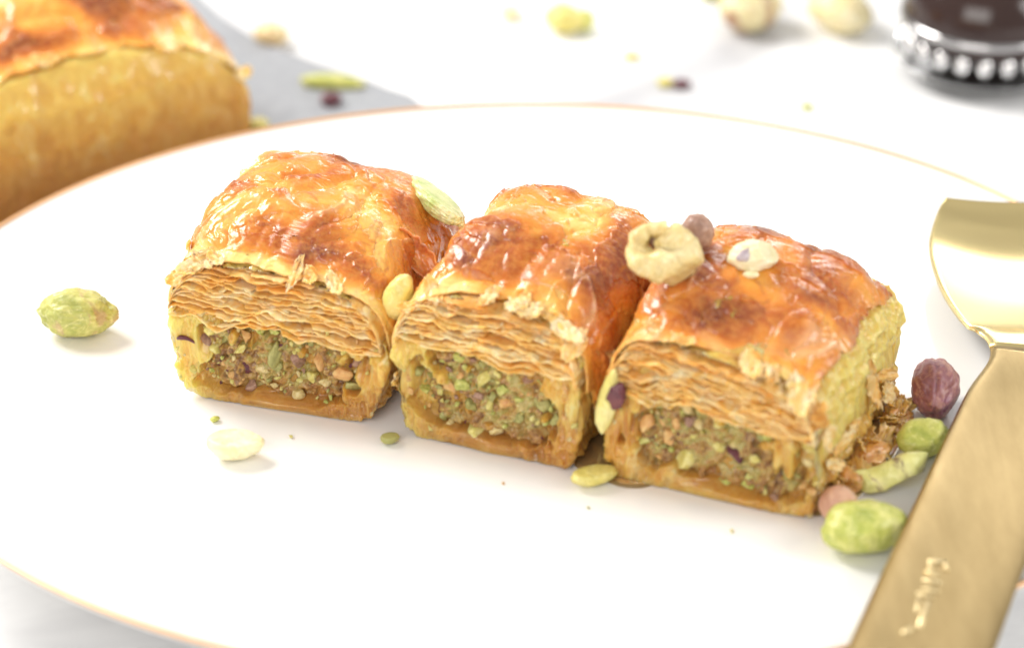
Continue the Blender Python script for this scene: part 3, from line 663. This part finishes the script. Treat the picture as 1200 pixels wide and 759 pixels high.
# ------------------------------------------------------------------ dark round pot at the upper right
def lathe(name, prof, mat, parent, n=96):
    G = np.array([[(r*math.cos(a), r*math.sin(a), z) for a in np.linspace(0, 2*math.pi, n, endpoint=False)] for r, z in prof])
    return obj(name, mesh(name, G, gridfaces(len(prof), n, cv=True)), mat, parent)
c = P(1158, 8, TABLE_Z+1.45); rt = empty('dark_pot', (c[0], c[1], TABLE_Z))
pr = [(.001, .0), (.75, .0), (.95, .04)]+[(1.80*math.cos(t_), 1.47+1.43*math.sin(t_)) for t_ in np.linspace(-.98, 1.25, 30)]+[(.3, 2.95), (.001, 2.97)]
lathe('body', pr, m_plain('dark_glaze', (.035, .018, .015), .12), rt)
lathe('saucer', [(.001, .001), (.9, .001), (1.5, .08), (1.95, .3), (1.97, .33), (1.93, .34), (1.45, .13), (.9, .06), (.001, .05)], m_plain('clear_glass', (.9, .92, .93), .03, 0, **{'Transmission Weight': .9, 'IOR': 1.45}), rt).location.z = .001
V, F = ICO[3]; bead = mesh('bead', V*np.array([.17, .17, .24]), F); bead.materials.append(m_plain('chrome', (.75, .74, .74), .08, 1))
for k in range(22):
    a_ = 2*math.pi*k/22; obj('bead', bead, None, rt, (1.66*math.cos(a_), 1.66*math.sin(a_), .78))
lathe('collar', [(1.80, 1.20), (1.86, 1.24), (1.87, 1.34), (1.80, 1.38)], m_plain('collar_metal', (.55, .54, .54), .15, 1), rt)
tag(rt, 'blurred dark round pot with shiny beaded lower half at the upper right corner', 'pot')

# ------------------------------------------------------------------ gold serving utensil
def server():
    z0 = .52
    st = [ # left edge px, right edge px, height above z0, sag of the middle
        ((880, 990), (1062, 1060), .10, .0), ((935, 876), (1108, 905), .12, .0), ((990, 759), (1156, 785), .12, .02), ((1036, 661), (1190, 690), .12, .03), ((1076, 576), (1218, 610), .12, .03),
        ((1108, 508), (1226, 540), .12, .03), ((1134, 454), (1228, 480), .14, .02), ((1160, 415), (1222, 426), .18, 0), ((1153, 391), (1226, 394), .18, .0),
        ((1131, 376), (1256, 378), .15, .07), ((1108, 344), (1290, 346), .12, .17), ((1095, 312), (1300, 314), .12, .24), ((1090, 285), (1305, 287), .14, .26), ((1094, 262), (1303, 262), .20, .22), ((1101, 243), (1298, 243), .28, .2), ((1108, 231), (1292, 231), .38, .10)]
    n = 90; m = 40; A = np.array([P(*s[0], z0+s[2]) for s in st]); B = np.array([P(*s[1], z0+s[2]) for s in st]); g = np.array([s[3] for s in st])
    t = np.linspace(0, len(st)-1, n); ii = np.clip(t.astype(int), 0, len(st)-2); f = (t-ii)
    def cr(Q):
        Qp = lambda k: Q[np.clip(ii+k, 0, len(st)-1)]; F_ = f[:, None] if Q.ndim > 1 else f
        return .5*(2*Qp(0)+(-Qp(-1)+Qp(1))*F_+(2*Qp(-1)-5*Qp(0)+4*Qp(1)-Qp(2))*F_**2+(-Qp(-1)+3*Qp(0)-3*Qp(1)+Qp(2))*F_**3)
    A, B, g = cr(A), cr(B), cr(g); v = np.linspace(0, 1, m)[None, :, None]
    G = A[:, None]+(B-A)[:, None]*v; w_ = (2*v[..., 0]-1)
    G[..., 2] -= g[:, None]*(1-w_**2)-.0
    hand = (g < .035)[:, None]*1.0
    G[..., 2] -= .07*hand*np.abs(w_)**6
    ctr = P(1150, 560, z0); rt_ = empty('serving_utensil', tuple(ctr))
    mt, t_, b = nt('brushed_gold_dimmed'); vv_ = coords(t_, (1, .25, 1)); b.inputs['Metallic'].default_value = 1  # handle gold darkened to stand in for the dark things it reflects
    t_.links.new(ramp(t_, nz(t_, 420, 4, .6, vv_), [(.3, (.42, .30, .13)), (.7, (.50, .365, .17))]), b.inputs['Base Color'])
    t_.links.new(ramp(t_, nz(t_, 240, 4, .6, vv_), [(.3, (.30,)*3), (.7, (.40,)*3)]), b.inputs['Roughness'])
    bump(t_, b, nz(t_, 2200, 3, .6, vv_), .12, .0001)
    G -= ctr
    kk = int(n*7.4/15)
    G = G[:, ::-1].copy(); NN = gnormals(G); tt = np.interp(np.arange(n), [0, kk-6, kk+8, n], [.2, .2, .09, .08])[:, None]+np.zeros((1, m))
    hd = shell('handle', G[:kk+1], tt[:kk+1], N=NN[:kk+1]); obj('handle', hd, mt, rt_)
    mt2, t2, b2 = nt('polished_gold_lit'); b2.inputs['Metallic'].default_value = 1; b2.inputs['Base Color'].default_value = (.96, .77, .37, 1); b2.inputs['Roughness'].default_value = .24  # head gold brightened to stand in for the light it reflects
    obj('head', shell('head', G[kk:], tt[kk:], N=NN[kk:]), mt2, rt_)
    # worn engraved lettering, too blurred to read: a dot, a long stroke and short bars across the handle
    em = m_plain('engraving', (.80, .66, .38), .45, 1)
    hnd = obj  # marks lie on the handle surface
    def stroke(p, q_, wd=.05):
        a_, b_ = P(*p, z0+.13), P(*q_, z0+.13); a_, b_ = a_-ctr, b_-ctr; d_ = (b_-a_); d_ /= np.linalg.norm(d_); s_ = np.array([-d_[1], d_[0], 0])*wd
        V = []
        for zz, e in ((-.03, 1), (.006, .7)):
            for cc, sg in ((a_-d_*wd*e, -1), (a_-d_*wd*e, 1), (b_+d_*wd*e, 1), (b_+d_*wd*e, -1)): V.append(cc+s_*sg*e+np.array([0, 0, zz-.02]))
        obj('engraved_letter', mesh('engraved_letter', V, [(3, 2, 1, 0), (4, 5, 6, 7), (0, 1, 5, 4), (1, 2, 6, 5), (2, 3, 7, 6), (3, 0, 4, 7)]), em, rt_)
    for p, q_, wd in [((1060, 738), (1068, 734), .045), ((1078, 731), (1087, 703), .045), ((1074, 714), (1077, 696), .025), ((1076, 693), (1093, 696), .03), ((1083, 687), (1099, 690), .03), ((1084, 677), (1101, 680), .04),
                      ((1086, 667), (1098, 673), .03), ((1089, 658), (1091, 664), .03), ((1090, 655), (1107, 656), .04), ((1107, 657), (1110, 664), .03)]:
        stroke(p, q_, wd)
    tag(rt_, 'gold serving utensil with wide head and engraved handle, resting across the plate rim', 'serving utensil')
server()
